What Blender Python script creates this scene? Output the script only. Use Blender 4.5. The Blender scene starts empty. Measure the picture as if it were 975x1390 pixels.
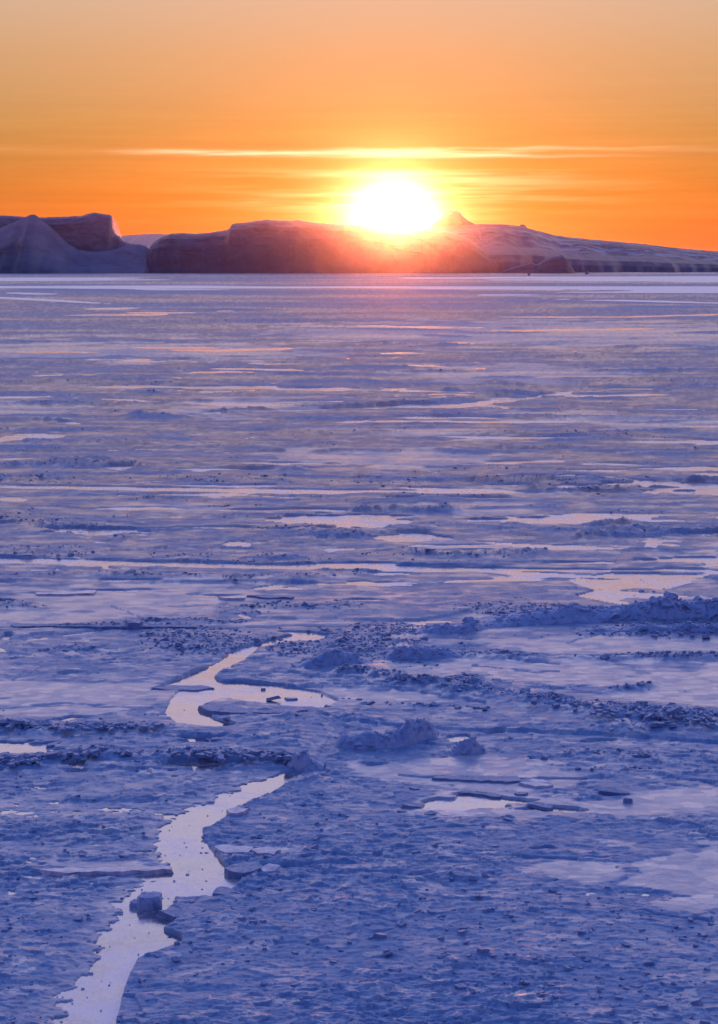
import bpy, math, random
import numpy as np
from mathutils import Vector

random.seed(7)
RNG = np.random.default_rng(11)
scene = bpy.context.scene
C = scene.collection

# ------------------------------------------------------------------ camera
CAM_H = 25.0
F = 2199.0            # focal length in photo pixels (photo 975 wide)
HOR = 346.0           # horizon row in the photo
UC = 487.5
cam = bpy.data.cameras.new('camera')
cam.sensor_fit = 'HORIZONTAL'
cam.sensor_width = 36.0
cam.lens = 36.0 * F / 975.0
cam.shift_y = -(695.0 - HOR) / 975.0
cam.clip_start = 0.5
cam.clip_end = 90000
camo = bpy.data.objects.new('camera', cam)
camo.location = (0, 0, CAM_H)
camo.rotation_euler = (math.radians(90), 0, 0)
C.objects.link(camo)
scene.camera = camo

scene.view_settings.view_transform = 'Standard'
scene.view_settings.look = 'None'
scene.view_settings.gamma = 1.0
scene.view_settings.exposure = 0.0
scene.render.engine = 'CYCLES'
scene.cycles.use_denoising = True
scene.cycles.max_bounces = 5
scene.cycles.diffuse_bounces = 2
scene.cycles.glossy_bounces = 3
scene.cycles.volume_bounces = 0
scene.cycles.caustics_reflective = False
scene.cycles.caustics_refractive = False


def gpt(u, v, z=0.0):
    """Point of the ice plane seen at photo pixel (u, v)."""
    Y = (CAM_H - z) * F / (v - HOR)
    return ((u - UC) * Y / F, Y, z)


# ------------------------------------------------------------------ helpers
def tag(o, label=None, cat=None, group=None, kind=None):
    if label: o['label'] = label
    if cat: o['category'] = cat
    if group: o['group'] = group
    if kind: o['kind'] = kind
    return o


def mesh_obj(name, me, mat=None, parent=None):
    o = bpy.data.objects.new(name, me)
    C.objects.link(o)
    if mat is not None:
        me.materials.append(mat)
    if parent is not None:
        o.parent = parent
    return o


def mesh_from(name, V, polys, smooth=False):
    """V (n,3); polys: list of int arrays (m,k), each array of k-gons."""
    me = bpy.data.meshes.new(name)
    V = np.asarray(V, np.float32)
    me.vertices.add(len(V))
    me.vertices.foreach_set('co', V.ravel())
    loops = np.concatenate([p.ravel() for p in polys]).astype(np.int32)
    tot = np.concatenate([np.full(len(p), p.shape[1], np.int32) for p in polys])
    start = np.concatenate([[0], np.cumsum(tot)[:-1]]).astype(np.int32)
    me.loops.add(len(loops))
    me.loops.foreach_set('vertex_index', loops)
    me.polygons.add(len(tot))
    me.polygons.foreach_set('loop_start', start)
    me.polygons.foreach_set('loop_total', tot)
    me.polygons.foreach_set('use_smooth', np.full(len(tot), smooth, bool))
    me.update(calc_edges=True)
    me.validate()
    return me


def grid_faces(nr, nc):
    i = np.arange(nr - 1)[:, None] * nc + np.arange(nc - 1)[None, :]
    i = i.ravel()
    return np.stack([i, i + 1, i + nc + 1, i + nc], 1)


def add_attr(me, name, arr):
    a = me.attributes.new(name, 'FLOAT', 'POINT')
    a.data.foreach_set('value', np.asarray(arr, np.float32).ravel())


def sstep(a, b, x):
    t = np.clip((x - a) / (b - a), 0, 1)
    return t * t * (3 - 2 * t)


def hsh(ix, iy, seed):
    h = (ix.astype(np.int64) * 374761393 + iy.astype(np.int64) * 668265263 + seed * 974634777) & 0xFFFFFFFF
    h = ((h ^ (h >> 13)) * 1274126177) & 0xFFFFFFFF
    h = ((h ^ (h >> 16)) * 2246822519) & 0xFFFFFFFF
    h = h ^ (h >> 15)
    return (h & 0xFFFFFF).astype(np.float64) / 16777216.0


def perlin(x, y, seed=0):
    x = np.asarray(x, np.float64); y = np.asarray(y, np.float64)
    x0 = np.floor(x); y0 = np.floor(y)
    fx = x - x0; fy = y - y0
    x0 = x0.astype(np.int64); y0 = y0.astype(np.int64)
    u = fx * fx * fx * (fx * (fx * 6 - 15) + 10)
    w = fy * fy * fy * (fy * (fy * 6 - 15) + 10)

    def g(dx, dy):
        a = hsh(x0 + dx, y0 + dy, seed) * 2 * np.pi
        return np.cos(a) * (fx - dx) + np.sin(a) * (fy - dy)
    n0 = g(0, 0) * (1 - u) + g(1, 0) * u
    n1 = g(0, 1) * (1 - u) + g(1, 1) * u
    return (n0 * (1 - w) + n1 * w) * 1.5


def fbm(x, y, lam, octs, seed, py=None, gain=0.5, ridged=False):
    """Noise of wavelength LAM (metres) and finer; octaves finer than the row spacing PY fade out."""
    s = 0.0; a = 1.0; tot = 0.0
    for k in range(octs):
        n = perlin(x / lam, y / lam, seed + 17 * k)
        if ridged:
            n = 1 - 2 * np.abs(n)
        if py is not None:
            n = n * sstep(1.2, 3.0, lam / py)
        s = s + a * n; tot += a
        a *= gain; lam *= 0.5
    return s / tot


def voronoi(x, y, seed):
    """F1, F2, hash of the nearest cell, offset from its centre."""
    x0 = np.floor(x).astype(np.int64); y0 = np.floor(y).astype(np.int64)
    f1 = np.full(x.shape, 9.0); f2 = np.full(x.shape, 9.0)
    hx = np.zeros(x.shape); hy = np.zeros(x.shape); idx = np.zeros(x.shape); idy = np.zeros(x.shape)
    for dx in (-1, 0, 1):
        for dy in (-1, 0, 1):
            cx = x0 + dx; cy = y0 + dy
            px = cx + hsh(cx, cy, seed); py = cy + hsh(cx, cy, seed + 1)
            d = np.hypot(px - x, py - y)
            m = d < f1
            f2 = np.where(m, f1, np.minimum(f2, d))
            f1 = np.where(m, d, f1)
            hx = np.where(m, x - px, hx); hy = np.where(m, y - py, hy)
            idx = np.where(m, cx, idx); idy = np.where(m, cy, idy)
    return f1, f2, idx.astype(np.int64), idy.astype(np.int64), hx, hy


# ------------------------------------------------------------------ node helpers
class N:
    """Arithmetic on node sockets."""
    def __init__(s, nt, sock): s.nt = nt; s.s = sock
    def _m(s, op, *o):
        n = s.nt.nodes.new('ShaderNodeMath'); n.operation = op
        for i, a in enumerate((s,) + o):
            if isinstance(a, N): s.nt.links.new(a.s, n.inputs[i])
            else: n.inputs[i].default_value = a
        return N(s.nt, n.outputs[0])
    def __add__(s, o): return s._m('ADD', o)
    __radd__ = __add__
    def __sub__(s, o): return s._m('SUBTRACT', o)
    def __rsub__(s, o): return (s * -1.0) + o
    def __mul__(s, o): return s._m('MULTIPLY', o)
    __rmul__ = __mul__
    def __truediv__(s, o): return s._m('DIVIDE', o)
    def pow(s, o): return s._m('POWER', o)
    def exp(s): return s._m('EXPONENT')
    def abs(s): return s._m('ABSOLUTE')
    def maxi(s, o): return s._m('MAXIMUM', o)
    def mini(s, o): return s._m('MINIMUM', o)
    def asin(s): return s._m('ARCSINE')
    def acos(s): return s._m('ARCCOSINE')
    def atan2(s, o): return s._m('ARCTAN2', o)
    def sqrt(s): return s._m('SQRT')
    def gauss(s, c, w):
        d = (s - c) / w
        return (d * d * -1.0).exp()
    def step(s, a, b):
        n = s.nt.nodes.new('ShaderNodeMapRange'); n.interpolation_type = 'SMOOTHSTEP'
        s.nt.links.new(s.s, n.inputs[0]); n.inputs[1].default_value = a; n.inputs[2].default_value = b
        n.inputs[3].default_value = 0; n.inputs[4].default_value = 1
        return N(s.nt, n.outputs[0])


def xyz(nt, a, b, c):
    n = nt.nodes.new('ShaderNodeCombineXYZ')
    for i, q in enumerate((a, b, c)):
        if isinstance(q, N): nt.links.new(q.s, n.inputs[i])
        else: n.inputs[i].default_value = q
    return n.outputs[0]


def noise(nt, vec, scale, detail=3, rough=0.5, out=0, typ=None):
    n = nt.nodes.new('ShaderNodeTexNoise')
    nt.links.new(vec, n.inputs['Vector'])
    n.inputs['Scale'].default_value = scale
    n.inputs['Detail'].default_value = detail
    n.inputs['Roughness'].default_value = rough
    return N(nt, n.outputs[out])


def ramp(nt, fac, stops, interp='LINEAR'):
    n = nt.nodes.new('ShaderNodeValToRGB')
    cr = n.color_ramp; cr.interpolation = interp
    while len(cr.elements) < len(stops): cr.elements.new(0.5)
    for e, (p, c) in zip(cr.elements, stops):
        e.position = p; e.color = (c[0], c[1], c[2], 1)
    nt.links.new(fac.s, n.inputs[0])
    return n.outputs[0]


def cmix(nt, fac, a, b, mode='MIX'):
    n = nt.nodes.new('ShaderNodeMix'); n.data_type = 'RGBA'; n.blend_type = mode
    n.clamp_factor = True
    for inp, q in ((n.inputs[0], fac), (n.inputs[6], a), (n.inputs[7], b)):
        if isinstance(q, N): nt.links.new(q.s, inp)
        elif isinstance(q, bpy.types.NodeSocket): nt.links.new(q, inp)
        elif isinstance(q, (tuple, list)): inp.default_value = (q[0], q[1], q[2], 1)
        else: inp.default_value = q
    return n.outputs[2]


def scale_col(nt, col, fac):
    n = nt.nodes.new('ShaderNodeVectorMath'); n.operation = 'SCALE'
    if isinstance(col, (tuple, list)): n.inputs[0].default_value = col
    else: nt.links.new(col, n.inputs[0])
    if isinstance(fac, N): nt.links.new(fac.s, n.inputs['Scale'])
    else: n.inputs['Scale'].default_value = fac
    return n.outputs[0]


def addc(nt, a, b):
    n = nt.nodes.new('ShaderNodeVectorMath'); n.operation = 'ADD'
    nt.links.new(a, n.inputs[0]); nt.links.new(b, n.inputs[1])
    return n.outputs[0]


# ------------------------------------------------------------------ sky
SUN_EL = math.radians(1.41)
SUN_AZ = math.atan((537 - UC) / F)       # to the right of +Y
SUN_DIR = Vector((math.sin(SUN_AZ) * math.cos(SUN_EL), math.cos(SUN_AZ) * math.cos(SUN_EL), math.sin(SUN_EL)))

world = bpy.data.worlds.new('World'); scene.world = world
world.use_nodes = True
nt = world.node_tree; nt.nodes.clear()
tc = nt.nodes.new('ShaderNodeTexCoord')
sep = nt.nodes.new('ShaderNodeSeparateXYZ')
nt.links.new(tc.outputs['Generated'], sep.inputs[0])
X_, Y_, Z_ = (N(nt, sep.outputs[i]) for i in range(3))
el = Z_.asin() * (180 / math.pi)                 # elevation, degrees
az = X_.atan2(Y_) * (180 / math.pi)              # azimuth from +Y, degrees
dot = X_ * SUN_DIR.x + Y_ * SUN_DIR.y + Z_ * SUN_DIR.z
ang = dot.mini(1.0).acos() * (180 / math.pi)     # angle from the sun
p = (el / 90.0).maxi(0.0).sqrt()                 # ramp position


def P(e): return math.sqrt(max(e, 0) / 90.0)


front = ramp(nt, p, [
    (P(0.0), (.47, .10, .040)), (P(1.0), (.40, .11, .034)), (P(2.5), (.34, .14, .030)), (P(4.5), (.33, .21, .062)),
    (P(7), (.46, .305, .15)), (P(9), (.51, .385, .26)), (P(13), (1.18, .77, .72)), (P(19), (1.50, 1.36, 1.66)),
    (P(27), (1.0, .95, 1.45)), (P(36), (.28, .36, .85)), (P(55), (.06, .165, .57)), (P(90), (.025, .14, .50))])
back = ramp(nt, p, [
    (P(0.0), (.15, .09, .24)), (P(6), (.25, .13, .30)), (P(14), (.24, .17, .40)), (P(28), (.13, .18, .50)),
    (P(50), (.06, .16, .55)), (P(90), (.025, .14, .50))])
facing = (Y_ / ((X_ * X_ + Y_ * Y_).sqrt().maxi(0.001))).step(-0.75, 0.85)
base = cmix(nt, facing, back, front)
# streak clouds: direction as (azimuth, elevation), much longer sideways
sv = xyz(nt, az * 0.055, el * 1.0, 0.0)
sv2 = xyz(nt, az * 0.11, el * 2.6, 3.3)
n1 = noise(nt, sv, 2.2, 4, 0.55)
n2 = noise(nt, sv2, 2.0, 5, 0.6)
wob = (noise(nt, xyz(nt, az * 0.35, 0.0, 7.0), 1.0, 3, 0.5) - 0.5)
# glow round the sun
daz = az - 1.20; de = el - 1.62
rs = (daz * daz * 0.72 + de * de * 1.25).sqrt()
core = rs.gauss(0.0, 1.0) * 2.2
aur = (rs * -0.8).exp() * 0.44
aur2 = (rs * -0.22).exp() * 0.11
glow = addc(nt, scale_col(nt, (1.0, .93, .75), core), addc(nt, scale_col(nt, (1.0, .57, .27), aur), scale_col(nt, (1.0, .36, .06), aur2)))
# pale veil streaks in the 1.3-3 degree band near the sun
veil = el.step(3.15, 2.85) * el.step(0.9, 2.0) * daz.gauss(0.6, 5.2) * n1.step(.40, .66)
veilc = scale_col(nt, (.62, .50, .31), veil * 0.85)
# the bright lane at 3.6 deg and the thin ones round it
lane_c = wob * 0.22 + 3.60
lane = ((el - lane_c) / 0.10); lane = (lane * lane * -1.0).exp() * az.step(-9.5, -5.0) * az.step(9.0, 3.0) * n2.step(.28, .62)
lane_b = (el - (wob * 0.3 + 3.74)) / 0.06; lane_b = (lane_b * lane_b * -1.0).exp() * az.step(-1.5, 1.0) * az.step(14.0, 3.0) * n2.step(.3, .6) * 0.6
lane_d = (el - (wob * -0.2 + 3.47)) / 0.05; lane_d = (lane_d * lane_d * -1.0).exp() * az.step(-2.5, 1.0) * az.step(12.0, 3.0) * 0.5
lane_far = (el - (wob * 0.15 + 3.62)) / 0.08; lane_far = (lane_far * lane_far * -1.0).exp() * n2.step(.3, .7) * 0.10
lanes = scale_col(nt, (.85, .72, .52), (lane + lane_b + lane_d + lane_far) * 0.9)
# small wisps low on both sides and high up
wisp = n2.step(.62, .74) * el.step(0.5, 1.0) * el.step(3.2, 2.0) * 0.16
wisp_hi = n2.step(.64, .76) * el.step(3.8, 4.2) * el.step(6.5, 4.5) * 0.05
wisps = scale_col(nt, (1.0, .75, .45), wisp + wisp_hi)
# darker bar of cloud under the lane
bar = (el - (wob * 0.15 + 3.14)) / 0.13; bar = (bar * bar * -1.0).exp() * daz.gauss(1.2, 5.5)
veils = addc(nt, veilc, addc(nt, lanes, wisps))
# general uneven streakiness of the low cloud
n3 = noise(nt, xyz(nt, az * 0.03, el * 1.0, 5.1), 3.6, 4, 0.6)
streak = (n1 - 0.5) * el.step(6.5, 3.0) * 0.5 + (n3 - 0.5) * el.step(8.0, 2.5) * 0.42 + 1.0
skyc = scale_col(nt, addc(nt, base, glow), streak)
skyc = addc(nt, skyc, veils)
skyc = cmix(nt, bar * 0.8, skyc, (.62, .22, .035))
# below the horizon: same as the horizon, dim
skyc = scale_col(nt, skyc, el.step(-1.5, 0.0) * 0.8 + 0.2)
nish = nt.nodes.new('ShaderNodeTexSky'); nish.sky_type = 'NISHITA'
nish.sun_disc = False
nish.sun_elevation = SUN_EL
nish.sun_rotation = SUN_AZ
bgA = nt.nodes.new('ShaderNodeBackground'); bgA.inputs[1].default_value = 0.05
nt.links.new(cmix(nt, 1.0, nish.outputs[0], (.62, .34, .45), 'MULTIPLY'), bgA.inputs[0])
bgB = nt.nodes.new('ShaderNodeBackground'); nt.links.new(skyc, bgB.inputs[0]); bgB.inputs[1].default_value = 1.0
ad = nt.nodes.new('ShaderNodeAddShader'); nt.links.new(bgA.outputs[0], ad.inputs[0]); nt.links.new(bgB.outputs[0], ad.inputs[1])
wo = nt.nodes.new('ShaderNodeOutputWorld'); nt.links.new(ad.outputs[0], wo.inputs[0])

sl = bpy.data.lights.new('sun', 'SUN'); sl.energy = 2.0; sl.angle = math.radians(0.53); sl.color = (1.0, .20, .06)
so = bpy.data.objects.new('sun', sl); so.location = (40, 800, 120)
so.rotation_euler = (-SUN_DIR).to_track_quat('-Z', 'Y').to_euler()
C.objects.link(so)


# ------------------------------------------------------------------ materials
def new_mat(name):
    m = bpy.data.materials.new(name); m.use_nodes = True
    nt = m.node_tree; nt.nodes.clear()
    b = nt.nodes.new('ShaderNodeBsdfPrincipled')
    o = nt.nodes.new('ShaderNodeOutputMaterial')
    nt.links.new(b.outputs[0], o.inputs[0])
    return m, nt, b


def attr(nt, name):
    a = nt.nodes.new('ShaderNodeAttribute'); a.attribute_name = name
    return N(nt, a.outputs['Fac'])


def link(nt, q, inp):
    if isinstance(q, N): nt.links.new(q.s, inp)
    elif isinstance(q, bpy.types.NodeSocket): nt.links.new(q, inp)
    else: inp.default_value = q


def rough_normal(nt, bsdf, vec, layers):
    """Tilts the shading normal by noise: layers of (scale, strength)."""
    geo = nt.nodes.new('ShaderNodeNewGeometry')
    cur = geo.outputs['Normal']
    for scale, k in layers:
        n = nt.nodes.new('ShaderNodeTexNoise'); n.inputs['Scale'].default_value = scale; n.inputs['Detail'].default_value = 2
        nt.links.new(vec, n.inputs['Vector'])
        s = nt.nodes.new('ShaderNodeVectorMath'); s.operation = 'SUBTRACT'; s.inputs[1].default_value = (.5, .5, .5)
        nt.links.new(n.outputs['Color'], s.inputs[0])
        cur = addc(nt, cur, scale_col(nt, s.outputs[0], k))
    nm = nt.nodes.new('ShaderNodeVectorMath'); nm.operation = 'NORMALIZE'
    nt.links.new(cur, nm.inputs[0])
    nt.links.new(nm.outputs[0], bsdf.inputs['Normal'])


def mat_ice():
    m, nt, b = new_mat('pack_ice')
    geo = nt.nodes.new('ShaderNodeNewGeometry'); vec = geo.outputs['Position']
    r = attr(nt, 'rough'); g = attr(nt, 'gloss'); s = attr(nt, 'snow')
    nz = noise(nt, vec, 1.3, 4, .6)
    col = cmix(nt, nz.step(.3, .7), (.115, .215, .41), (.20, .31, .50))
    col = cmix(nt, attr(nt, 'sky_tint'), col, (.27, .185, .195))  # far ice painted pinkish in place of low-sky reflection
    col = cmix(nt, s, col, (.52, .50, .53))
    link(nt, col, b.inputs['Base Color'])
    link(nt, (g * -0.34) + 0.66, b.inputs['Roughness'])
    link(nt, s * 0.9 + 1.42, b.inputs['IOR'])
    rough_normal(nt, b, vec, [(4.0, r * 0.55), (17.0, r * 0.50 + 0.14)])
    return m


def mat_young():
    m, nt, b = new_mat('young_ice')
    geo = nt.nodes.new('ShaderNodeNewGeometry'); vec = geo.outputs['Position']
    mp = nt.nodes.new('ShaderNodeMapping'); mp.inputs['Scale'].default_value = (.5, 1, 1); nt.links.new(vec, mp.inputs[0])
    n1 = noise(nt, mp.outputs[0], .35, 5, .6); n2 = noise(nt, vec, 3.0, 4, .65)
    f = (n1 + (n2 - .5) * 0.5).step(.40, .66)
    ys = nt.nodes.new('ShaderNodeSeparateXYZ'); nt.links.new(vec, ys.inputs[0])
    mid_sheen = N(nt, ys.outputs[1]).step(85., 150.) * N(nt, ys.outputs[1]).step(420., 270.)
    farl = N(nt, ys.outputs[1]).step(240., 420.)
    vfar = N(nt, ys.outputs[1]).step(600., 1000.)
    link(nt, cmix(nt, mid_sheen.maxi(farl * 1.6) * 0.28 + vfar * 0.5, cmix(nt, f, (.13, .14, .22), (.52, .51, .62)), (.86, .82, .80)), b.inputs['Base Color'])  # base colour paler with distance, standing in for bright sky reflection
    link(nt, f * 0.22 + mid_sheen * 0.10 + vfar * 0.32 + 0.10, b.inputs['Roughness'])
    b.inputs['IOR'].default_value = 2.2
    rough_normal(nt, b, vec, [(1.2, (farl * -0.03) + (vfar * 0.12) + 0.04), (9.0, (farl * -0.06) + (vfar * 0.15) + 0.08)])
    return m


def mat_chunk(name='broken_ice', c0=(.11, .19, .37), c1=(.19, .29, .48)):
    m, nt, b = new_mat(name)
    geo = nt.nodes.new('ShaderNodeNewGeometry'); vec = geo.outputs['Position']
    nz = noise(nt, vec, 2.1, 4, .6)
    col = cmix(nt, nz.step(.3, .7), c0, c1)
    nsep = nt.nodes.new('ShaderNodeSeparateXYZ'); nt.links.new(geo.outputs['Normal'], nsep.inputs[0])
    frost = N(nt, nsep.outputs[2]).step(.8, .97) * noise(nt, vec, 6.0, 3, .6).step(.3, .6)
    col = cmix(nt, frost * 0.6, col, (.45, .46, .56))
    link(nt, col, b.inputs['Base Color'])
    b.inputs['Roughness'].default_value = .55
    b.inputs['IOR'].default_value = 1.4
    rough_normal(nt, b, vec, [(5.0, 0.35), (20.0, 0.3)])
    return m


def mat_plate():
    m, nt, b = new_mat('frosted_plate')
    geo = nt.nodes.new('ShaderNodeNewGeometry'); vec = geo.outputs['Position']
    nz = noise(nt, vec, 3.0, 4, .6)
    link(nt, cmix(nt, nz.step(.3, .7), (.34, .37, .50), (.62, .62, .70)), b.inputs['Base Color'])
    b.inputs['Roughness'].default_value = .32
    b.inputs['IOR'].default_value = 1.6
    rough_normal(nt, b, vec, [(6.0, 0.12), (24.0, 0.15)])
    return m


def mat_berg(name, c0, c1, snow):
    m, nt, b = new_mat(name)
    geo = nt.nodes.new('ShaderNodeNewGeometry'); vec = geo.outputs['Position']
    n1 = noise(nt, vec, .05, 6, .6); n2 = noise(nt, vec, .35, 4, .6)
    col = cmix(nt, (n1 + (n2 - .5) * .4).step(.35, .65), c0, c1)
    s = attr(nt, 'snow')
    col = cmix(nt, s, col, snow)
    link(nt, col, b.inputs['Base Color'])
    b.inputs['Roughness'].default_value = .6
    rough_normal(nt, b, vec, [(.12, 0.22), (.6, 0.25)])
    return m


M_PLATE = mat_plate(); M_HEAP = mat_chunk('heaped_ice', (.18, .30, .52), (.32, .43, .63)); M_ICE = mat_ice(); M_YOUNG = mat_young(); M_CHUNK = mat_chunk()
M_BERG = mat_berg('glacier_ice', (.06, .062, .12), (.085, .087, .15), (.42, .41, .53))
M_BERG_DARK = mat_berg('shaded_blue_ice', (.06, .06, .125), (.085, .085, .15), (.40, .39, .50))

# ------------------------------------------------------------------ ice sheet
DV, DU = 1.25, 1.45
v_rows = np.concatenate([np.arange(1500, 880, -.85), np.arange(880, 362, -1.2)])
u_cols = np.arange(-300, 1276, DU)
VV, UU = np.meshgrid(v_rows, u_cols, indexing='ij')
GY = CAM_H * F / (VV - HOR)
GX = (UU - UC) * GY / F
PY = GY * GY / (CAM_H * F) * np.where(VV > 880, .85, 1.2)           # metres between rows
NEARV = np.clip((VV - 360) / 940.0, 0, 1.3)

# streaks: noise bands a few rows thick at every distance (isotropic on the ice, foreshortened by the view)
STK = 0.0; ws = 0.0
for k in range(-1, 8):
    lam = 2.0 ** k
    q = np.log2(lam / PY)
    wk = np.exp(-((q - 1.9) / 1.1) ** 2)
    STK = STK + wk * perlin(GX * .36 / lam + .5 * perlin(GX / (lam * 5), GY / (lam * 2), 240 + k), GY / lam, 220 + k); ws = ws + wk
STK = np.tanh(STK / (ws + 1e-3) * 5.0) * .42

# photo-pixel warps so that hand-placed outlines get natural edges
wv = fbm(GX * .6, GY, 9.0, 5, 101, PY * .5) + 0.5 * fbm(GX * .5, GY, 2.2, 4, 102, PY * .5)
wu = fbm(GX, GY, 7.0, 4, 103, PY * .5)


def lens(u0, v0, u1, v1, th, pw=2.0):
    """Lens between two points, TH rows thick; >0 inside, in rows."""
    t = (UU + wu * 14 - u0) / (u1 - u0)
    c = v0 + (v1 - v0) * t
    e = 1 - np.abs(2 * t - 1) ** pw
    return np.where((t > 0) & (t < 1), e, -1) * th / 2 - np.abs(VV + wv * th * 0.9 + STK * min(th, 8) * .55 - c)


def poly_mask(pts, wamp_u, wamp_v):
    """Signed row-distance (crude) of a polygon given in photo pixels; >0 inside."""
    pts = np.array(pts, float)
    lo = pts.min(0) - 40; hi = pts.max(0) + 40
    out = np.full(UU.shape, -40.0)
    m = (UU > lo[0]) & (UU < hi[0]) & (VV > lo[1]) & (VV < hi[1])
    x = UU[m] + wu[m] * wamp_u; y = VV[m] + wv[m] * wamp_v
    ins = np.zeros(x.shape, bool); d = np.full(x.shape, 1e9)
    for i in range(len(pts)):
        a = pts[i - 1]; b = pts[i]
        cr = ((a[1] > y) != (b[1] > y)) & (x < (b[0] - a[0]) * (y - a[1]) / (b[1] - a[1] + 1e-12) + a[0])
        ins ^= cr
        ab = b - a; L = (ab[0] / 2.5) ** 2 + ab[1] ** 2
        tt = np.clip(((x - a[0]) * ab[0] / 6.25 + (y - a[1]) * ab[1]) / L, 0, 1)
        d = np.minimum(d, np.hypot((x - a[0] - tt * ab[0]) / 2.5, y - a[1] - tt * ab[1]))
    out[m] = np.where(ins, d, -d)
    return out


# -- leads and refrozen pools (young ice sheet shows): positive inside
W = np.full(UU.shape, -40.0)
LEAD_LOW = [(415, 1046), (405, 1052), (379, 1070), (345, 1083), (323, 1091), (309, 1102), (295, 1113), (274, 1121), (276, 1139), (292, 1154),
            (300, 1166), (306, 1180), (327, 1191), (320, 1203), (292, 1214), (236, 1217), (234, 1227), (213, 1241), (239, 1248),
            (222, 1261), (245, 1271), (243, 1280), (186, 1299), (168, 1340), (150, 1420), (60, 1420), (95, 1350), (124, 1299),
            (142, 1278), (160, 1245), (170, 1213), (206, 1195), (228, 1175), (219, 1158), (216, 1140), (214, 1121), (234, 1105), (292, 1085), (343, 1064), (385, 1047)]
LEAD_UP = [(415, 858), (380, 866), (340, 876), (318, 884), (300, 896), (282, 906), (262, 914), (225, 930), (208, 936), (250, 935), (238, 948), (232, 965), (245, 980),
           (290, 985), (315, 982), (285, 973), (285, 962), (272, 955), (300, 945), (330, 950), (380, 956), (440, 960), (455, 950), (430, 940), (380, 930),
           (330, 926), (300, 926), (285, 918), (300, 908), (318, 898), (335, 888), (350, 878), (385, 870), (430, 868), (445, 862)]
W = np.maximum(W, poly_mask(LEAD_LOW, 4, 2) + .3)
W = np.maximum(W, poly_mask(LEAD_UP, 6, 2) + 1.5)
for a in [
    # far bright lanes
    (-500, 377.5, 240, 378.5, 5.5), (520, 379, 1500, 381, 8), (-500, 389.5, 700, 390, 6), (330, 390, 1500, 392.5, 9),
    (165, 424, 275, 424, 2.6), (288, 422, 325, 422, 2.4), (158, 489, 236, 488, 4), (240, 491, 282, 491, 3), (330, 492, 420, 493, 2.5),
    (205, 524, 560, 529, 8), (90, 525, 300, 524, 3), (470, 529, 700, 532, 3),
    (200, 564, 480, 553, 4.5), (440, 556, 640, 546, 4), (600, 549, 720, 541, 5), (690, 543, 790, 531, 5),
    (-60, 600, 95, 589, 7), (50, 572, 112, 574, 5),
    (0, 622, 60, 622, 3), (265, 626, 470, 631, 3),
    (675, 646, 800, 644, 7), (735, 664, 1160, 655, 14), (750, 640, 900, 655, 4), (860, 636, 1100, 634, 4),
    (140, 634, 192, 632, 5), (0, 677, 40, 677, 5), (250, 640, 300, 637, 3),
    (50, 719, 220, 720, 9), (495, 728, 610, 729, 12), (298, 737, 336, 737, 7), (85, 705, 118, 706, 4), (370, 632, 440, 636, 4),
    (860, 765, 1150, 752, 16), (600, 705, 935, 705, 9), (350, 706, 560, 708, 16), (90, 803, 132, 806, 4), (245, 807, 330, 809, 3), (-30, 818, 15, 816, 5),
    (370, 861, 445, 862, 6), (430, 880, 545, 880, 4), (230, 855, 330, 855, 3), (0, 862, 20, 862, 4),
    # ponds in the rubble belt
    (-90, 1019, 92, 1015, 17), (82, 1036, 118, 1036, 9), (210, 1036, 335, 1033, 15), (235, 1003, 312, 1002, 8), (368, 1033, 388, 1030, 7),
    (790, 1005, 840, 1004, 4), (600, 1000, 640, 998, 12), (655, 993, 690, 993, 5),
    # pond on the right
    (562, 1090, 730, 1087, 19), (690, 1098, 800, 1098, 6), (715, 1152, 755, 1152, 6),
]:
    W = np.maximum(W, lens(*a))
gl = np.random.default_rng(31)
for k in range(95):
    v0 = 396 + 420 * gl.uniform(0, 1) ** 1.15
    u0 = gl.uniform(-280, 1000); L = gl.uniform(50, 330) * (1.2 - .5 * (v0 - 396) / 420)
    W = np.maximum(W, lens(u0, v0, u0 + L, v0 + gl.normal(0, .014) * L, gl.uniform(1.5, 2.6) + (v0 - 396) / 300, 3.0))
# the long refrozen ship tracks
TRK = []
for (ua, va, um, vm, ub, vb, th) in ((-300, 752, 330, 768, 1276, 778, 7.5), (-300, 655, 400, 666, 1276, 672, 4.0)):
    t = (UU - ua) / (ub - ua); k = (um - ua) / (ub - ua)
    cm = va * (1 - t) * (k - t) / k + vm * t * (1 - t) / (k * (1 - k)) - vb * t * (k - t) / (1 - k) if False else np.interp(UU, [ua, um, ub], [va, vm, vb])
    fade = 1 - sstep(500, 760, UU) * 0.75
    TRK.append(th / 2 * fade - np.abs(VV - cm + wv * 0.7))
TRACK = np.maximum(TRK[0], TRK[1])
W = np.maximum(W, TRACK + .4)

# thin dark lines of low rubble across the far ice
DK = np.full(UU.shape, -9.0)
gd = np.random.default_rng(57)
for k in range(150):
    v0 = 392 + 400 * gd.uniform(0, 1) ** 1.2
    u0 = gd.uniform(-290, 1100); L = gd.uniform(40, 260)
    DK = np.maximum(DK, lens(u0, v0, u0 + L, v0 + gd.normal(0, .012) * L, gd.uniform(1.2, 2.4) + (v0 - 392) / 200, 4.0))
DK = sstep(-.5, .8, DK)

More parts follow.
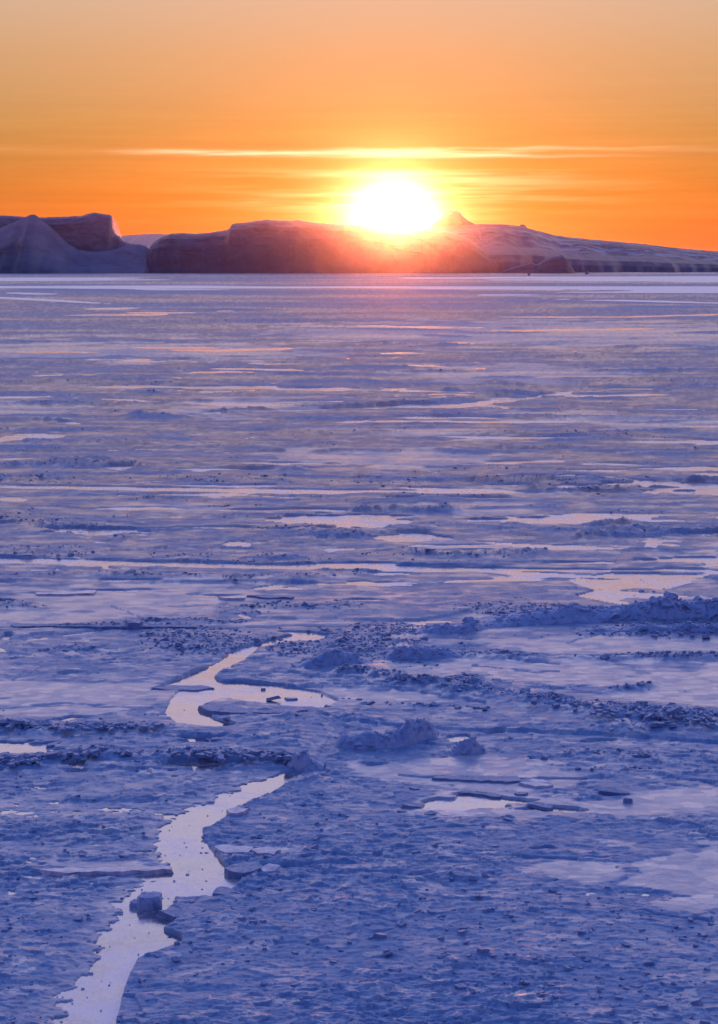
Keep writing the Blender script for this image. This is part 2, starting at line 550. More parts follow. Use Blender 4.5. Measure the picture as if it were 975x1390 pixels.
# -- smooth snow-dusted floes
S = np.full(UU.shape, -40.0)
for a in [
    (330, 622, 700, 624, 24), (600, 660, 800, 676, 8), (480, 868, 760, 850, 10), (600, 880, 1150, 870, 34), (700, 925, 1250, 925, 62), (480, 925, 900, 905, 34),
    (420, 903, 620, 912, 16), (330, 938, 640, 955, 24), (450, 1040, 800, 1060, 46), (520, 1092, 800, 1094, 46), (760, 1095, 1050, 1092, 30), (560, 690, 760, 690, 16), (560, 735, 720, 745, 22),
    (150, 690, 330, 690, 12), (400, 580, 700, 590, 12), (840, 1195, 1150, 1190, 90), (700, 1175, 860, 1185, 30), (40, 1168, 240, 1176, 18), (-50, 800, 400, 812, 46),
    (200, 560, 470, 545, 22), (620, 565, 1200, 580, 20), (-300, 560, 160, 555, 26), (-200, 840, 330, 830, 16), (250, 850, 480, 848, 8), (-100, 945, 330, 950, 34),
    (880, 760, 1250, 745, 50), (-300, 470, 500, 480, 30), (300, 450, 1200, 455, 40), (500, 510, 900, 505, 24), (350, 1152, 420, 1156, 8), (230, 1190, 330, 1195, 8)]:
    S = np.maximum(S, lens(*a))
sm = sstep(-1.5, 3.5, S + wv * 1.5)

# -- natural rough / smooth variation
big = fbm(GX * .35, GY * .8, 70.0, 4, 201, PY * .6)
mid = fbm(GX * .5, GY, 17.0, 4, 202, PY * .6)
fine = fbm(GX * .55, GY, 4.0, 3, 203, PY * .6)
near_bias = sstep(700, 1000, VV) * 0.28
rough = sstep(-.32, .40, big * 1.1 + mid * .8 + fine * .35 + near_bias)
rough = np.clip(rough * (1 - 0.85 * sm), 0.03, 1)

rough = np.clip(rough + STK * .45 * (1 - .8 * sm), 0.03, 1)

# -- ridges (height in metres, half width in rows)
RIDGE = np.zeros(UU.shape); RB = np.zeros(UU.shape)


def ridge(pts, h, hw, dens=1.0):
    pts = np.array(pts, float)
    c = np.interp(UU, pts[:, 0], pts[:, 1])
    e = sstep(pts[0, 0], pts[0, 0] + 30, UU) * (1 - sstep(pts[-1, 0] - 30, pts[-1, 0], UU))
    d = (VV - c + wv * hw * 1.1) / hw
    g = np.exp(-d * d) * e
    global RIDGE, RB
    RIDGE = np.maximum(RIDGE, g * h)
    RB = np.maximum(RB, g * g * dens)


ridge([(430, 905), (520, 920), (600, 936), (700, 950), (800, 965), (900, 972), (1150, 980)], .45, 12, .8)
ridge([(390, 895), (440, 893), (500, 886)], .40, 7, .6)
ridge([(500, 890), (560, 886), (620, 890), (760, 893)], .35, 6, .7)
ridge([(270, 962), (330, 968), (420, 972), (520, 978)], .40, 11, .8)
ridge([(-300, 985), (60, 985), (200, 992), (330, 1005), (430, 1000)], .35, 12, 1.)
ridge([(-300, 1040), (40, 1035), (120, 1022), (260, 1022), (420, 1035)], .30, 9, 1.)
ridge([(440, 1012), (500, 1010), (560, 1002), (610, 990)], .3, 9, .7)
ridge([(660, 985), (760, 990), (900, 985), (1150, 992)], .35, 12, .7)
ridge([(690, 1035), (800, 1022), (920, 1030), (1150, 1040)], .25, 14, .6)
ridge([(840, 858), (900, 857), (975, 855), (1150, 856)], .5, 5, .7)
ridge([(560, 862), (620, 852), (660, 847)], .5, 6, .8)
ridge([(740, 893), (820, 893), (975, 890), (1100, 880)], .3, 5, .7)
ridge([(800, 940), (850, 936), (900, 928), (905, 922)], .35, 4, .8)
# mid distance
for q in [([(-300, 600), (0, 596), (120, 600), (300, 606), (480, 604)], .8, 4), ([(-300, 632), (0, 630), (150, 628), (260, 636)], .9, 5),
          ([(240, 628), (330, 632), (440, 638)], .7, 3), ([(200, 738), (330, 728), (480, 722), (520, 735)], .5, 9), ([(-300, 700), (0, 702), (60, 712), (200, 726)], .55, 12),
          ([(690, 660), (760, 668), (850, 664), (960, 650), (1100, 646)], .9, 3.5), ([(560, 650), (700, 653), (860, 650)], .7, 2.5),
          ([(620, 700), (680, 704), (760, 703)], .8, 3), ([(790, 711), (850, 710), (880, 709)], .9, 2.5), ([(480, 722), (560, 719), (604, 720)], .9, 2.5),
          ([(500, 735), (560, 748), (640, 752), (760, 748)], .6, 5), ([(760, 730), (860, 722), (1100, 720)], .8, 5),
          ([(460, 692), (560, 694), (640, 690)], .9, 3), ([(-300, 745), (60, 744), (240, 740)], .4, 5),
          ([(-300, 522), (60, 518), (160, 517), (260, 521)], 1.1, 3), ([(210, 520), (330, 523), (480, 527), (640, 531)], .9, 1.6),
          ([(160, 566), (300, 560), (420, 552), (560, 548), (640, 540), (740, 530), (860, 522), (1100, 524)], 1.2, 3.2),
          ([(640, 522), (760, 520), (900, 515), (1100, 512)], 1.0, 5), ([(880, 541), (975, 545), (1100, 548)], 1.0, 2.5),
          ([(-300, 572), (50, 570), (110, 573)], 1.0, 2.5), ([(-300, 585), (100, 582), (250, 580), (400, 585), (640, 588), (900, 592)], .7, 2.0),
          ([(560, 566), (640, 562), (760, 566), (1100, 570)], .8, 2.0), ([(300, 610), (520, 612), (760, 606), (1100, 612)], .7, 1.8),
          ([(-300, 490), (120, 492), (240, 487), (420, 492), (520, 496)], 1.3, 1.6), ([(500, 465), (620, 470), (790, 464)], 1.5, 1.4),
          ([(600, 480), (760, 482), (1100, 476)], 1.2, 3), ([(280, 440), (380, 443), (480, 438)], 1.5, 2.5), ([(500, 424), (620, 426), (760, 420), (1100, 423)], 1.6, 1.3),
          ([(-300, 418), (100, 416), (330, 411)], 1.5, 1.2), ([(-300, 452), (100, 456), (300, 453)], 1.3, 1.3), ([(-300, 383), (200, 383), (520, 384), (1100, 386)], 1.5, 1.0),
          ([(780, 401), (900, 402), (1100, 400)], 1.8, 1.2), ([(-300, 437), (300, 434), (700, 441), (1100, 437)], 1.2, 1.0), ([(-300, 507), (300, 509), (760, 502), (1100, 506)], 1.0, 1.2),
          ([(-300, 550), (200, 548), (330, 541)], .8, 1.4), ([(40, 848), (160, 850), (270, 851), (300, 852)], .25, 1.6), ([(-60, 807), (60, 807), (130, 805)], .3, 1.4),
          ([(230, 806), (320, 809), (420, 812)], .3, 1.8), ([(-300, 776), (200, 778), (300, 784), (480, 780)], .35, 3)]:
    ridge(q[0], q[1], q[2], .8)

patch = sstep(-.30, .15, fbm(GX * .6, GY * .8, 9.0, 4, 401, PY * .3))
RIDGE *= (.35 + .65 * patch) * np.where(VV > 880, .8, .5); RB *= .25 + .75 * patch
for lam, st, sd, hh_, th_ in ((90., .10, 411, .35, .90), (34., .10, 421, .25, .88), (13., .12, 431, .16, .86), (5., .14, 441, .10, .84)):
    n = perlin(GX * st / lam + .6 * perlin(GX / (lam * 3), GY / (lam * 2), sd + 3), GY / lam, sd)
    ln = sstep(th_, .985, 1 - np.abs(n)) * sstep(.9, 2.5, lam / PY) * patch * sstep(-.15, .35, perlin(GX / (lam * 2.2), GY / lam * .7, sd + 5))
    ln = ln * (1 - .7 * sm)
    RIDGE = np.maximum(RIDGE, ln * hh_ * .5); RB = np.maximum(RB, ln * .9)

RB *= np.where(VV > 1045, .35, 1)
# -- broken plates of the foreground at four sizes
def plates(size, stretch, seed, tilt):
    wx = fbm(GX, GY, size * 3, 2, seed + 5) * size * .8
    f1, f2, ix, iy, hx, hy = voronoi((GX + wx) / (size * stretch), GY / size, seed)
    a = (hsh(ix, iy, seed + 2) - .5) * 2; b = (hsh(ix, iy, seed + 3) - .5) * 2; c = hsh(ix, iy, seed + 4)
    fade = sstep(1.0, 2.5, size / PY)
    h = (a * hx * stretch * .6 + b * hy * 1.2) * size * tilt + (c - .5) * size * tilt * .7
    return h * fade, c, sstep(.02, .10, f2 - f1), fade


pa, ca, ea, fa = plates(.42, 1.8, 301, .20)
pb, cb, eb, fb = plates(1.0, 1.7, 311, .13)
pc, cc, ec, fc = plates(2.6, 1.8, 321, .07)
pd, cd, ed, fd = plates(9.0, 2.2, 331, .02)
pz, cz, ez, fz = plates(.20, 2.0, 295, .26)
relief = .45 + .85 * sstep(-.35, .45, fbm(GX * .6, GY, 14.0, 3, 397) + .4 * fbm(GX, GY, 3.5, 2, 398))
h = relief * rough * (pz * .85 + pa * .75 + pb * .55 + pc * .45) + pd * .6 * (1 - sm)
h += rough * .05 * fbm(GX * .6, GY, 1.1, 5, 341, PY * .8, .7)
h += .012 * fbm(GX, GY, 5.0, 4, 351, PY)
h += relief * (.25 + .75 * rough) * (1 - .8 * sm) * .045 * fbm(GX * .28, GY, .34, 2, 345, PY, .7, True) * sstep(780, 1000, VV)
# open cracks between the big plates
h -= (1 - ed) * .05 * fd * (1 - sm)
# ridges: jagged crest
jag = np.abs(fbm(GX, GY, 1.6, 4, 361, PY * .4, .6)) * 1.6 + .5 + .5 * ca
h += RIDGE * jag * (1 - sstep(0, 3, W))
# tracks: slightly raised, knobbly, snow filled
trk = sstep(-.6, .8, TRACK)
# young-ice areas: the sheet dips under; left shores of the leads stay ragged
soft = fbm(GX * .6, GY, 2.4, 4, 381, PY * .6) * 3.2
rbk = np.array([(415, 1046), (379, 1070), (345, 1083), (309, 1102), (274, 1121), (276, 1139), (292, 1154), (306, 1180), (327, 1191), (300, 1213), (236, 1217), (225, 1238), (240, 1262), (243, 1280), (186, 1299), (150, 1420)], float)
lft = sstep(20, 75, np.interp(VV, rbk[:, 1], rbk[:, 0]) - UU) * (VV > 1044) * (UU < 430)
shore = fbm(GX * .5, GY, .7, 4, 383, PY * .6, .7) * 15.0 + fbm(GX * .5, GY, 3.0, 3, 384, PY * .6) * 7
slush = sstep(-22, 1, W + shore * .9) * sstep(12, 50, np.interp(VV, rbk[:, 1], rbk[:, 0]) - UU) * (VV > 1044) * (UU < 430)
inw = sstep(-.6, 1.2, W + soft * sstep(560, 1000, VV) * .45 * (1 - lft) + lft * (shore + 1.0) - RB * 1.0)
h = h * (1 - .85 * slush) + .85 * slush * (-.082 + .03 * fbm(GX * .5, GY, .6, 3, 386, PY))
h = h * (1 - inw) + inw * (np.minimum(-.34 + .9 * np.maximum(0, perlin(GX / .42, GY / .30, 391) + .6 * perlin(GX / .16, GY / .14, 392) - .70 + .10 * lft + .12 * trk) * np.maximum(sstep(800, 1000, VV), trk), -.065 + .02 * perlin(GX / .2, GY / .2, 393)))
SEA = -0.10
# long narrow cracks across the floes
CRK = np.zeros(UU.shape)
for pts, wd in (([(690, 888), (760, 891), (880, 892.5), (1000, 892)], 1.3), ([(560, 878), (630, 883), (700, 897), (760, 901)], 1.0), ([(640, 905), (700, 911), (760, 913)], .6), ([(480, 930), (560, 940), (660, 958)], 1.0),
                ([(820, 858), (800, 866), (770, 873)], .9), ([(540, 1050), (600, 1056), (690, 1060), (820, 1056)], .9), ([(-40, 850), (120, 851), (300, 853), (520, 850)], 1.1), ([(460, 872), (560, 868), (640, 866)], .9),
                ([(700, 1120), (620, 1124), (545, 1128)], .8), ([(150, 820), (190, 838), (205, 848)], .8), ([(860, 1236), (900, 1240), (970, 1252)], .9), ([(660, 1162), (760, 1166), (840, 1164)], .9), ([(-20, 960), (90, 955), (210, 962)], .8)):
    pts = np.array(sorted(pts), float)
    d_ = VV - np.interp(UU, pts[:, 0], pts[:, 1]) + wv * 3.5 + STK * 3.0
    CRK = np.maximum(CRK, np.exp(-(d_ / wd) ** 2) * (UU > pts[0, 0]) * (UU < pts[-1, 0]))
h = h - CRK * .09 * (1 - inw)
h = h + DK * (1 - inw) * (.12 + .22 * sstep(700, 450, VV)) * (.6 + .8 * ca)

gloss = np.clip(.55 + .30 * sm + .4 * (cb - .5) * (1 - sm) + .5 * (ca - .5) + .3 * (cz - .5) * fz, 0, 1)
gloss = np.clip(gloss + STK * .6 * (1 - sstep(800, 1000, VV)) - .22 * (1 - sstep(500, 800, VV)), 0, 1)
snow = np.clip(-.04 + .36 * sm + sstep(.66, .95, ca) * .35 * fa * ea + sstep(.8, .97, cb) * .25 * fb * eb + STK * .52 * (1 - .55 * sm) * (1 - .7 * sstep(900, 1100, VV)) + trk * (1.1 - .6 * (ca > .72)), 0, 1)
snow = snow * (1 - .7 * sstep(.15, .6, RB))
snow = snow + .04 * (1 - sstep(480, 900, VV))
snow = np.maximum(snow, slush * .40 + slush * .25 * STK); rough = rough * (1 - .7 * slush)
snow = snow * (1 - .9 * CRK) * (1 - .95 * DK); gloss = gloss * (1 - .8 * CRK) * (1 - .9 * DK)
rgh = np.clip(rough * .8 + .7 * RB + .1 - STK * .6 * (1 - sstep(800, 1000, VV)), 0, 1.6) * (1 - .6 * trk) + .7 * DK

SKIRT = None
Vs = np.stack([GX, GY, h], -1).reshape(-1, 3)
me = mesh_from('ice', Vs, [grid_faces(*UU.shape)], smooth=True)
add_attr(me, 'rough', rgh); add_attr(me, 'gloss', gloss); add_attr(me, 'sky_tint', (1 - sstep(560, 960, VV)) * np.clip(.72 + STK * 1.2, 0, 1) * (1 - .8 * DK)); add_attr(me, 'snow', np.clip(snow, 0, 1))  # far ice also carries the painted pink sky tint, broken into streaks
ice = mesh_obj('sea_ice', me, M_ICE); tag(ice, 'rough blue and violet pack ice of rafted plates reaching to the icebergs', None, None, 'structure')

R_ = 22000.0
xs = np.array([-R_, -6000, -1500, -400, 400, 1500, 6000, R_])
ys = np.array([-2000., 0, 100, 400, 1000, 3000, 9000, R_])
sx, sy = np.meshgrid(xs, ys)
me = mesh_from('young', np.stack([sx, sy, np.full(sx.shape, SEA)], -1).reshape(-1, 3), [grid_faces(8, 8)])
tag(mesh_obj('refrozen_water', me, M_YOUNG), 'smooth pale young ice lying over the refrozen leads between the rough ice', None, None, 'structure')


def ground_h(u, v):
    """Height of the sheet at photo pixel positions (arrays)."""
    i = np.clip(np.searchsorted(-v_rows, -v), 0, len(v_rows) - 1)
    j = np.clip(np.round((u + 300) / DU).astype(int), 0, len(u_cols) - 1)
    return np.maximum(h[i, j], SEA), i, j


# ------------------------------------------------------------------ rubble
def slabs(cx, cy, cz, w, t, seed, k=6, flat=.35):
    """Broken slabs: K-sided prisms, W across, T thick, tilted. Returns verts, polys."""
    g = np.random.default_rng(seed); n = len(cx)
    a = np.sort(g.uniform(0, 1, (n, k)), 1) * .5 + np.arange(k) / k * .5 + g.uniform(0, 1, (n, 1))
    a = a * 2 * np.pi
    r = g.uniform(.65, 1.1, (n, k)) * .5
    lx = np.cos(a) * r * w[:, None] * g.uniform(.9, 1.7, (n, 1)); ly = np.sin(a) * r * w[:, None]
    tap = g.uniform(.72, .98, (n, 1))
    top = np.stack([lx * tap, ly * tap, t[:, None] * .5 * g.uniform(.75, 1.25, (n, k))], -1)
    bot = np.stack([lx, ly, -t[:, None] * .5 * np.ones((n, k))], -1)
    P3 = np.concatenate([top, bot], 1)
    tx = g.normal(0, flat, (n, 1)); ty = g.normal(0, flat, (n, 1))
    for ax, an in ((0, tx), (1, ty)):
        c, s = np.cos(an), np.sin(an)
        o = 1 if ax == 0 else 0
        q = P3[..., o] * c - P3[..., 2] * s; z = P3[..., o] * s + P3[..., 2] * c
        P3[..., o] = q; P3[..., 2] = z
    P3 = P3 + np.stack([cx, cy, cz], -1)[:, None, :]
    b0 = np.arange(n)[:, None] * 2 * k; idx = np.arange(k)[None, :]
    topf = b0 + idx; botf = (b0 + k + idx)[:, ::-1]
    side = np.stack([b0 + k + idx, b0 + k + (idx + 1) % k, b0 + (idx + 1) % k, b0 + idx], -1).reshape(-1, 4)
    return P3.reshape(-1, 3), [topf, botf, side]


def scatter(n, seed, dens_arr, vmin, vmax, ulo=-250, uhi=1230):
    g = np.random.default_rng(seed)
    u = g.uniform(ulo, uhi, n); v = g.uniform(vmin, vmax, n)
    hh, i, j = ground_h(u, v)
    keep = g.uniform(0, 1, n) < dens_arr[i, j]
    return u[keep], v[keep], hh[keep]


INW = inw
dens = np.clip(sstep(.22, .75, RB) + .035 * rough ** 2 * sstep(820, 1000, VV) * sstep(-.1, .35, mid + .5 * big), 0, 1) * (1 - .97 * INW)
u, v, hh = scatter(330000, 5, dens * (1 - trk) * np.where(VV < 820, .40, .75), 376, 1490)
Yb = CAM_H * F / (v - HOR); Xb = (u - UC) * Yb / F
g = np.random.default_rng(6)
w = np.exp(g.normal(math.log(.12), .5, len(u)))
w = np.clip(w, .55 * Yb / F * 1.36, .8 + Yb / 900)
t = w * g.uniform(.18, .45, len(u))
vv, pp = slabs(Xb, Yb, hh + t * .15, w, t, 9, flat=.24)
me = mesh_from('rubble', vv, pp)
tag(mesh_obj('ice_rubble', me, M_CHUNK), 'small broken ice rubble strewn along ridges and over the rough pack ice', None, None, 'stuff')
print('rubble', len(u))


# ------------------------------------------------------------------ pressure ridges and mounds
def mound(name, label, cat, top, foot, depth, lump, seed):
    """Heap of rounded, frozen-together ice lumps. TOP, FOOT: outlines in photo pixels; DEPTH metres."""
    top = np.array(top, float); foot = np.array(foot, float)
    um = .5 * (foot[0, 0] + foot[-1, 0]); x0, y0, _ = gpt(um, np.interp(um, foot[:, 0], foot[:, 1]))
    d = 2.2 * y0 / F
    us = np.arange(foot[0, 0], foot[-1, 0] + .01, 1.0)
    yf = CAM_H * F / (np.interp(us, foot[:, 0], foot[:, 1]) - HOR)
    X1 = (us - UC) * yf / F
    yc = yf + depth * .25
    zt = np.maximum(CAM_H - (np.interp(us, top[:, 0], top[:, 1]) - HOR) * yc / F, .03)
    T = np.linspace(0, 1, max(24, int(depth / .06)))
    TT, ZT = np.meshgrid(T, zt, indexing='ij')
    XX = np.broadcast_to(X1, TT.shape); YF = np.broadcast_to(yf, TT.shape)
    YY = YF + TT * depth
    bell = np.where(TT < .25, np.sin(np.pi / 2 * TT / .25) ** .8, np.cos(np.pi / 2 * (TT - .25) / .75) ** 1.2)
    wx = perlin(XX / lump, YY / lump, seed) * lump * .5
    tot = 0
    for k, (sc, am) in enumerate(((1.0, .55), (.5, .3), (.24, .16))):
        f1, f2, ix, iy, hx, hy = voronoi((XX + wx) / (lump * sc * 1.4), YY / (lump * sc) * .8, seed + 10 * k)
        a = hsh(ix, iy, seed + 1) - .5; b = hsh(ix, iy, seed + 2) - .5; c = hsh(ix, iy, seed + 3)
        tot = tot + am * (np.sqrt(np.clip(1 - f1 * f1, 0, 1)) * .7 + c * .6 + a * hx + b * hy)
    Z = ZT * bell * (.62 + .85 * tot) + .03 * perlin(XX / .25, YY / .25, seed + 50) * bell - .12 * (1 - bell)
    P3 = np.stack([XX - x0, YY - y0, Z], -1).reshape(-1, 3)
    g = np.random.default_rng(seed); n = int((X1[-1] - X1[0]) * 14)
    jj = g.integers(0, len(us), n); tq = np.clip(np.abs(g.normal(.2, .22, n)), 0, .9); ii = (tq * (len(T) - 1)).astype(int)
    ww = np.clip(np.exp(g.normal(math.log(lump * .32), .45, n)), .06, lump * .9) * (.35 + .65 * np.clip(zt[jj] / zt.max(), 0, 1))
    vq, pq = slabs(XX[ii, jj] - x0, YY[ii, jj] - y0, Z[ii, jj] + ww * .05, ww, ww * g.uniform(.25, .6, n), seed + 3, flat=.42)
    k0 = len(P3)
    me = mesh_from(name, np.concatenate([P3, vq]), [grid_faces(*TT.shape)] + [q + k0 for q in pq], smooth=False)
    o = mesh_obj(name, me, M_HEAP); o.location = (x0, y0, 0)
    tag(o, label, cat)
    return o


mound('pressure_ridge', 'tall blue pressure ridge of heaped ice blocks running along the far edge of smooth floe', 'ice ridge',
      [(645, 851), (660, 845), (690, 841), (717, 836), (750, 833), (781, 828), (800, 831), (824, 830), (850, 830), (883, 824), (900, 821), (913, 817), (925, 822), (943, 824), (975, 821), (1040, 827), (1120, 836), (1180, 844)],
      [(645, 853), (662, 852), (720, 849), (773, 846.5), (875, 843), (975, 841), (1080, 842), (1180, 846)], 4.5, 1.15, 501)
mound('pressure_ridge', 'low ragged pressure ridge lying just before the tall blue ridge', 'ice ridge',
      [(780, 858), (815, 854), (850, 856), (880, 851), (910, 854), (940, 850), (975, 852), (1050, 854), (1100, 859)],
      [(780, 859), (850, 861), (920, 862), (975, 862), (1100, 861)], 2.0, .7, 511)
mound('pressure_ridge', 'short pale heap of ice tapering off from the left end of the tall ridge', 'ice ridge',
      [(555, 862), (580, 856), (600, 851), (620, 853), (640, 847), (665, 851)], [(555, 864), (600, 862), (640, 858), (665, 854)], 2.6, .8, 521)
mound('ice_mound', 'dark blue crescent shaped ice mound in the rubble above the long floating slabs', 'ice mound',
      [(450, 1014), (462, 1003), (480, 1005), (500, 1000), (520, 1002), (545, 995), (555, 986), (575, 984), (590, 990), (600, 1000)],
      [(450, 1018), (480, 1021), (520, 1019), (555, 1013), (580, 1006), (600, 1002)], 2.4, .6, 531)
mound('ice_mound', 'humped ice mound on the brink of the smooth floe beside the upper lead', 'ice mound',
      [(395, 906), (420, 898), (440, 892), (455, 886), (470, 889), (490, 895), (505, 900)], [(395, 908), (430, 907), (470, 904), (505, 902)], 2.6, .8, 541)
mound('ice_mound', 'long low ice mound between the smooth floe and the pressure ridges', 'ice mound',
      [(520, 893), (535, 885), (560, 883), (590, 884), (610, 886), (640, 893)], [(520, 895), (560, 896), (600, 895), (640, 895)], 2.2, .7, 551)
mound('ice_mound', 'small rounded ice mound among the rubble at the foot of the crescent mound', 'ice mound',
      [(612, 1022), (625, 1012), (645, 1010), (660, 1018)], [(612, 1024), (640, 1026), (660, 1022)], 1.2, .45, 561)
mound('ice_mound', 'ragged ice heap at the bend where the lower lead begins', 'ice mound',
      [(388, 1038), (398, 1028), (412, 1026), (425, 1034), (440, 1040)], [(388, 1042), (410, 1046), (440, 1043)], 1.6, .5, 571)


# ------------------------------------------------------------------ floating slabs and blocks
def slab_obj(name, label, cat, pts, thick, tilt=0.0, tiltx=0.0, z=SEA, pale=False, seed=0):
    """Flat ice plate from its top outline in photo pixels; THICK metres of edge above the ice."""
    import bmesh
    P2 = [gpt(a, b, z + thick) for a, b in pts]
    cx = sum(q[0] for q in P2) / len(P2); cy = sum(q[1] for q in P2) / len(P2)
    g = np.random.default_rng(seed + 1000)
    V = []
    # refine the outline so its edge is chipped, not ruler straight
    out = []
    for i in range(len(P2)):
        a = P2[i]; b = P2[(i + 1) % len(P2)]
        L = math.hypot(b[0] - a[0], b[1] - a[1]); n = max(1, int(L / .28))
        for k in range(n):
            f = k / n; j = 0 if k == 0 else .06
            out.append((a[0] + (b[0] - a[0]) * f + g.normal(0, j), a[1] + (b[1] - a[1]) * f + g.normal(0, j)))
    bm = bmesh.new()
    top = []; bot = []
    for x, y in out:
        dx, dy = x - cx, y - cy
        zt = thick + tilt * dy + tiltx * dx + g.normal(0, thick * .10)
        top.append(bm.verts.new((dx * .97, dy * .97, max(zt, .02)))); bot.append(bm.verts.new((dx, dy, -.12)))
    ct = bm.verts.new((0, 0, thick * 1.03))
    n = len(top)
    for i in range(n):
        bm.faces.new((top[i], top[(i + 1) % n], ct))
        bm.faces.new((bot[i], bot[(i + 1) % n], top[(i + 1) % n], top[i]))
    bm.faces.new(bot[::-1])
    bmesh.ops.recalc_face_normals(bm, faces=bm.faces)
    me = bpy.data.meshes.new(name); bm.to_mesh(me); bm.free()
    o = mesh_obj(name, me, M_PLATE if pale else M_CHUNK); o.location = (cx, cy, z)
    tag(o, label, cat)
    return o


SL = 'ice slab'
slab_obj('ice_slab', 'long thin ice slab floating above the pale pond, dark along its near edge', SL, [(592, 1053), (650, 1052.5), (704, 1053.5), (708, 1060), (672, 1060.5), (620, 1058), (585, 1056)], .09, z=0, seed=1)
slab_obj('ice_slab', 'short tilted ice slab with a pinkish top at the end of the long slab', SL, [(704, 1061), (722, 1058), (738, 1058.5), (752, 1064), (728, 1066.5)], .14, tilt=.10, z=0, pale=True, seed=2)
slab_obj('ice_slab', 'narrow wedge of ice slanting down to the right at the top of the pale pond', SL, [(587, 1069), (606, 1069.5), (645, 1073), (683, 1078), (681, 1081.5), (645, 1077.5), (610, 1073)], .10, seed=3)
slab_obj('ice_slab', 'broad flat ice slab with a speckled top lying in the pale pond', SL, [(592, 1102), (625, 1101.5), (655, 1102.5), (664, 1106), (634, 1108.5), (600, 1107)], .11, pale=True, seed=4)
slab_obj('ice_slab', 'curved boat shaped ice slab at the lower shore of the pale pond', SL, [(622, 1110.5), (655, 1111.5), (684, 1109), (681, 1113), (655, 1115), (628, 1114)], .12, seed=5)
slab_obj('ice_slab', 'pale ice plate lying on the right bank at the narrow part of the winding lead', SL, [(290, 1149), (312, 1147), (345, 1150), (338, 1156), (305, 1157)], .07, tilt=.05, z=.05, pale=True, seed=6)
slab_obj('ice_slab', 'thin pale ice plate tilted on the rough bank above the jutting dark block', SL, [(340, 1153), (362, 1150), (382, 1153), (372, 1159), (350, 1158)], .07, tilt=.06, z=.06, pale=True, seed=7)
slab_obj('ice_slab', 'bright pointed ice plate leaning against the jutting dark block', SL, [(352, 1178), (365, 1173), (381, 1175), (372, 1181), (358, 1182)], .09, tilt=.12, z=.06, pale=True, seed=8)
slab_obj('ice_slab', 'dark ice block jutting from the right bank over the widest bay of the winding lead', SL, [(304, 1177), (320, 1172), (350, 1171), (360, 1176), (345, 1182), (318, 1185)], .26, seed=9)
slab_obj('ice_slab', 'small bright plate at the upper bank of the winding lead', SL, [(307, 1099), (322, 1096), (338, 1098), (330, 1102), (312, 1103)], .06, tilt=.06, z=.05, pale=True, seed=10)
slab_obj('ice_slab', 'thick ice block hanging over the lower lead near the photo bottom', SL, [(222, 1258), (231, 1253), (244, 1251), (258, 1252), (272, 1250), (278, 1255), (262, 1260), (250, 1259), (236, 1263)], .13, seed=11)
slab_obj('ice_slab', 'blunt ice corner breaking off the right bank opposite the snow capped block', SL, [(214, 1237), (230, 1229), (262, 1228), (280, 1234), (262, 1240), (236, 1244)], .22, seed=12)
slab_obj('ice_slab', 'pointed ice plate tipping up from the bank where the lead turns left', SL, [(288, 1212), (300, 1204), (318, 1208), (330, 1214), (308, 1217)], .16, tilt=.08, seed=13)
slab_obj('ice_slab', 'long flat ice sheet with a dark front edge in the rough ice left of the lead', SL, [(40, 1179), (90, 1177), (150, 1177.5), (232, 1176), (236, 1180), (160, 1183), (80, 1184)], .05, z=.02, pale=True, seed=14)
slab_obj('ice_slab', 'upturned dark ice edge running thin and straight above the start of the upper lead', SL, [(12, 846.5), (90, 847), (180, 848), (272, 849), (270, 851), (180, 850.5), (90, 850), (14, 849.5)], .12, z=.02, seed=15)
slab_obj('ice_slab', 'small square ice block standing on the straight upturned ice edge', SL, [(170, 842), (184, 840.5), (194, 843), (190, 846), (174, 846)], .36, z=.02, seed=16)
slab_obj('ice_slab', 'pale topped blade of ice with a dark flank at the far left below the ship track', SL, [(46, 804.5), (80, 803), (132, 801), (128, 805), (84, 806.5), (50, 806.5)], .09, z=.02, pale=True, seed=17)
slab_obj('ice_slab', 'small bright ice blade lying beside a dark one below the ship track', SL, [(296, 809.5), (318, 808.5), (334, 809), (332, 811.5), (305, 812)], .14, z=.02, pale=True, seed=18)
slab_obj('ice_slab', 'slender dark ice blade right of the small bright blade below the ship track', SL, [(334, 808), (360, 807), (400, 808.5), (398, 811), (360, 811)], .11, z=.02, seed=19)
slab_obj('ice_slab', 'hooked ice plate bordering the bright upper bay of the winding lead', SL, [(268, 958), (284, 955), (320, 960), (372, 961), (420, 964), (400, 968), (330, 968), (285, 965)], .12, z=.0, seed=20)
slab_obj('ice_slab', 'sharp tipped ice plate reaching left into the upper lead', SL, [(206, 934), (232, 930), (275, 930), (292, 934), (262, 937), (230, 936.5)], .07, seed=21)


def block_mesh(name, w, t, seed, stretch=1.0, flat=.12):
    import bmesh
    one = np.array([0.0])
    V, polys = slabs(one, one, one, np.array([w]), np.array([t]), seed, k=6 + seed % 3, flat=flat)
    V = V * np.array([stretch, 1, 1])
    V[:, 2] -= V[:, 2].min() + .04
    me = mesh_from(name, V, polys)
    bm = bmesh.new(); bm.from_mesh(me)
    bmesh.ops.bevel(bm, geom=bm.edges[:], offset=min(w, t) * .07, segments=1, affect='EDGES')
    bmesh.ops.triangulate(bm, faces=bm.faces[:])
    bm.to_mesh(me); bm.free()
    return me


def block(label, u, v, wpx, hpx, seed, z=SEA, stretch=1.0, group=None, rz=0):
    """A single block: width and height in photo pixels at its place."""
    x, y, _ = gpt(u, v, z); px = y / F
    me = block_mesh('ice_block', wpx * px / 1.15 / stretch ** .5, max(hpx * px, .06), seed, stretch)
    o = mesh_obj('ice_block', me, M_CHUNK); o.location = (x, y, z); o.rotation_euler.z = rz
    tag(o, label, 'ice block', group)
    return o


